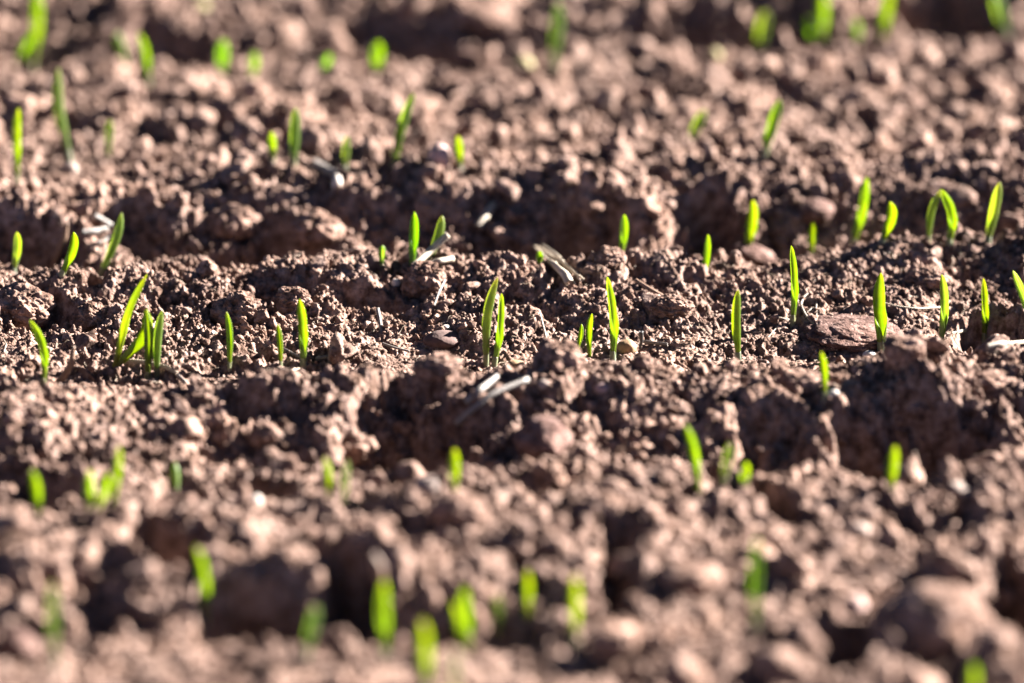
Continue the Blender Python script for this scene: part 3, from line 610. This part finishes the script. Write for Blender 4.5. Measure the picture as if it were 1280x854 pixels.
straw([(1092, 378), (1115, 386), (1145, 390), (1176, 388)], 2.6, SW, "long thin pale fibre running between two right-hand seedlings", lift=.0012)
straw([(675, 405), (680, 417), (685, 432)], 2.2, SW, "hair-thin pale fibre on the crust between the pair and the clod", lifts=[.004, .002, .0006])
def husk(pts, w_, m_, label, **kw):
    o, _ = strip("husk", pts, w_, kw.pop('opn', 110), m_, label, "husk", **kw); return o
husk([(62, 486), (76, 474), (88, 456), (92, 432)], 12, SB, "curled brown husk standing right of the sickle-shaped seedling", y=-.040, lift=0, taper=(.6, 1, .9, .35), opn=80, yaw=pi+.6)
husk([(64, 340), (72, 318), (80, 296), (84, 277)], 11, SB, "upright dry brown husk behind the bent second-row seedling", y=.104, lift=0, taper=(.6, 1, .9, .3))
husk([(150, 620), (154, 600), (157, 588)], 9, SB, "thin brown husk blurred behind the near clump of three", y=-.125, lift=0, taper=(.8, 1, .4))
husk([(67, 632), (67, 612), (68, 598)], 8, SB, "thin brown husk in the near hollow at left", y=-.13, lift=0, taper=(.8, 1, .4))
husk([(1148, 600), (1144, 580), (1142, 565)], 10, SB, "blurred brown husk right of the lone seedling by the largest hollow", y=-.135, lift=0, taper=(1, .9, .4))
husk([(476, 725), (474, 708), (466, 692)], 13, SB, "blurred pale dead leaf above the leftmost bottom-cluster seedling", y=-.268, lift=0, taper=(.9, 1, .5))
o, _ = strip("twig", [(800, 436), (802, 426), (801, 414)], 5, 150, SX, "tiny black charred twig standing in the focus row", "twig", y=-.012, lift=0, taper=(.6, 1, 1.3))
for pts, lab, wd in (([(1027, 430), (1022, 412), (1008, 398), (1001, 384), (1004, 374), (1010, 369)], "thick curly pale rootlet right of the tall pointed seedling", 3.0),
                 ([(1020, 388), (1022, 372), (1030, 361), (1038, 356)], "upper curl of pale rootlet behind the tall pointed seedling", 2.4),
                 ([(1008, 394), (1016, 386), (1022, 392), (1018, 401)], "short side rootlet looping beside the thick curly one", 1.8),
                 ([(968, 399), (980, 401), (991, 403)], "white root stub at the foot of the tall pointed seedling", 3.6),
                 ([(960, 424), (968, 415), (975, 407)], "hair-thin rootlet below the white root stub", 1.4),
                 ([(1071, 414), (1068, 424), (1062, 431)], "hair-thin rootlet on the reddish stone's front", 1.4),
                 ([(215, 403), (217, 396), (221, 393)], "tiny hooked root tip right of the bluish seedling", 2.4),
                 ([(340, 422), (346, 417), (352, 419)], "forked white root hair left of the short thin seedling", 1.8),
                 ([(5, 443), (8, 432), (3, 424)], "thin bent rootlet at the left edge", 1.6),
                 ([(186, 440), (190, 418), (194, 404)], "hair-thin tan stem behind the upright and bluish seedlings", 2.0)):
    strip("rootlet", pts, wd, 172, SR, lab, "rootlet", lift=.0007, taper=(.7, 1, .9, .6), n=26, group="fine rootlets on the soil")

# ------------------------------------------------------------------ loose crumbs: beyond counting, one object
def crumbs(name, groups, mat):
    VV, FF, off = [], [], 0
    for (n, rmin, rmax, xr, yr, sub, seed) in groups:
        r_ = np.random.default_rng(seed)
        V0, F0 = ICO[sub]; lib = []
        for q in range(24):
            f = 1 + 0.42 * noise3(V0 + q * 5.3, 1.0, q) + 0.30 * noise3(V0 + q * 2.3, 0.5, q + 70) + 0.12 * noise3(V0 + q * 1.3, 0.25, q + 90)
            if sub >= 2: f = f + 0.55 * (domes3(V0 + q * 3.0, 0.8, 200 + q) - 0.4) + 0.35 * (domes3(V0 + q * 3.0, 0.4, 230 + q) - 0.4)
            for nrm in r_.normal(size=(5, 3)):     # a few broken faces
                nrm /= np.linalg.norm(nrm); dd = (V0 * f[:, None]) @ nrm; lim = r_.uniform(0.45, 0.8); f = np.where(dd > lim, f * lim / np.maximum(dd, 1e-3), f)
            sh = V0 * f[:, None] * r_.uniform(0.7, 1.3, 3); lib.append(sh)
        lib = np.array(lib)
        x = r_.uniform(*xr, n * 2); y = r_.uniform(*yr, n * 2)
        # crumbs gather in patches and leave crusted places bare
        den = 0.5 + 0.5 * fbm(x, y, 0.03, 301, 3); calm = sstep(0.18, 0.48, 0.5 + 0.5 * fbm(x, y, 0.045, 77, 2) + 0.7 * x) * np.exp(-((y - 0.1 * x + 0.012) / 0.042) ** 2)
        keep = r_.random(n * 2) < np.clip(0.15 + 0.9 * den - 0.9 * calm, 0.03, 1); x = x[keep][:n]; y = y[keep][:n]; m = len(x)
        u = r_.random(m); R = rmin * (1 + u * ((rmin / rmax) ** 1.6 - 1)) ** (-1 / 1.6)
        for cx, cy, cr in CLEAR:
            bad = ((x - cx) ** 2 + ((y - cy + (.006 if cr < .003 else .014)) * 0.28) ** 2) < (cr * 1.1 + R) ** 2; R = np.where(bad, 0, R)
        ok = R > 0; x, y, R = x[ok], y[ok], R[ok]; m = len(x)
        z = look(ZZ, x, y) + R * r_.uniform(-0.25, 0.55, m)
        a = r_.uniform(0, 2 * pi, m); b = r_.uniform(0, 2 * pi, m); ca, sa, cb, sb = np.cos(a), np.sin(a), np.cos(b), np.sin(b)
        S = lib[r_.integers(0, 24, m)] * R[:, None, None]
        X1 = S[..., 0] * ca[:, None] - S[..., 1] * sa[:, None]; Y1 = S[..., 0] * sa[:, None] + S[..., 1] * ca[:, None]
        Y2 = Y1 * cb[:, None] - S[..., 2] * sb[:, None]; Z2 = Y1 * sb[:, None] + S[..., 2] * cb[:, None]
        P = np.stack([X1 + x[:, None], Y2 + y[:, None], Z2 + z[:, None]], -1).reshape(-1, 3)
        Fi = (F0[None] + (np.arange(m) * len(V0))[:, None, None]).reshape(-1, 3) + off
        VV.append(P); FF.append(Fi); off += len(P)
    return link(name, mesh_np(name, np.vstack(VV), np.vstack(FF), False), mat, kind="stuff")
crumbs("soil_crumbs", [
    (50000, .00028, .0009, (-.215, .215), (-.085, .115), 1, 1),
    (4500, .0008, .0022, (-.22, .22), (-.10, .14), 2, 2),
    (220, .0022, .0050, (-.23, .23), (-.10, .15), 4, 3),
    (20000, .0007, .0028, (-.26, .26), (-.40, -.10), 1, 4),
    (24000, .0007, .0028, (-.29, .29), (.13, .54), 1, 5),
    (700, .0025, .0075, (-.26, .26), (-.40, -.10), 3, 6),
    (1000, .0025, .0075, (-.29, .29), (.13, .54), 3, 7),
    (9000, .0012, .0055, (-.60, -.25), (-.70, .86), 1, 8),
    (9000, .0012, .0055, (.25, .60), (-.70, .86), 1, 9),
    (4000, .0012, .0055, (-.27, .27), (.53, .86), 1, 10),
    (4000, .0012, .0055, (-.27, .27), (-.70, -.39), 1, 11),
], SOIL)

# hair-fine root and straw fibres caught between the crumbs: beyond counting, one object
def fibres(n, seed):
    r_ = np.random.default_rng(seed); m = 9; VV = []; FF = []; off = 0
    for i in range(n):
        x = r_.uniform(-.21, .21); y = r_.uniform(-.075, .11); a = r_.uniform(0, 2 * pi); L = r_.uniform(.003, .012); rad = r_.uniform(.00006, .00016); cv = r_.normal() * 1.4
        th = a + cv * np.linspace(-1, 1, m) + 0.5 * np.sin(np.linspace(0, 5, m) + r_.uniform(0, 6)); px = x + np.cumsum(np.cos(th)) * L / m; py = y + np.cumsum(np.sin(th)) * L / m
        g = look(ZZ, px, py); z = np.interp(np.arange(m), [0, m // 2, m - 1], [g[0], max(g[m // 2], g.mean()) + r_.uniform(0, .002), g[-1]]) * 0.5 + g * 0.5 + rad + .0003
        P = np.stack([px, py, z], 1); T = np.gradient(P, axis=0); T /= np.linalg.norm(T, axis=1)[:, None]
        A = np.cross(T, [0, 0, 1.0]); A /= np.linalg.norm(A, axis=1)[:, None] + 1e-9; B = np.cross(A, T)
        w_ = rad * np.interp(np.arange(m), [0, 1, m - 2, m - 1], [.4, 1, .8, .2])[:, None]
        ring = [P + (A * cos(q) + B * sin(q)) * w_ for q in (0, 2 * pi / 3, 4 * pi / 3)]
        VV.append(np.stack(ring, 1).reshape(-1, 3))
        FF += [(off + j * 3 + k, off + j * 3 + (k + 1) % 3, off + (j + 1) * 3 + (k + 1) % 3, off + (j + 1) * 3 + k) for j in range(m - 1) for k in range(3)]; off += m * 3
    return link("root_fibres", mesh_np("root_fibres", np.vstack(VV), np.array(FF)), FIB, kind="stuff")
FIB, ft, fb, fo = newmat("fibre"); fb.inputs["Base Color"].default_value = (0.21, 0.155, 0.11, 1); fb.inputs["Roughness"].default_value = 0.7
fibres(420, 5)
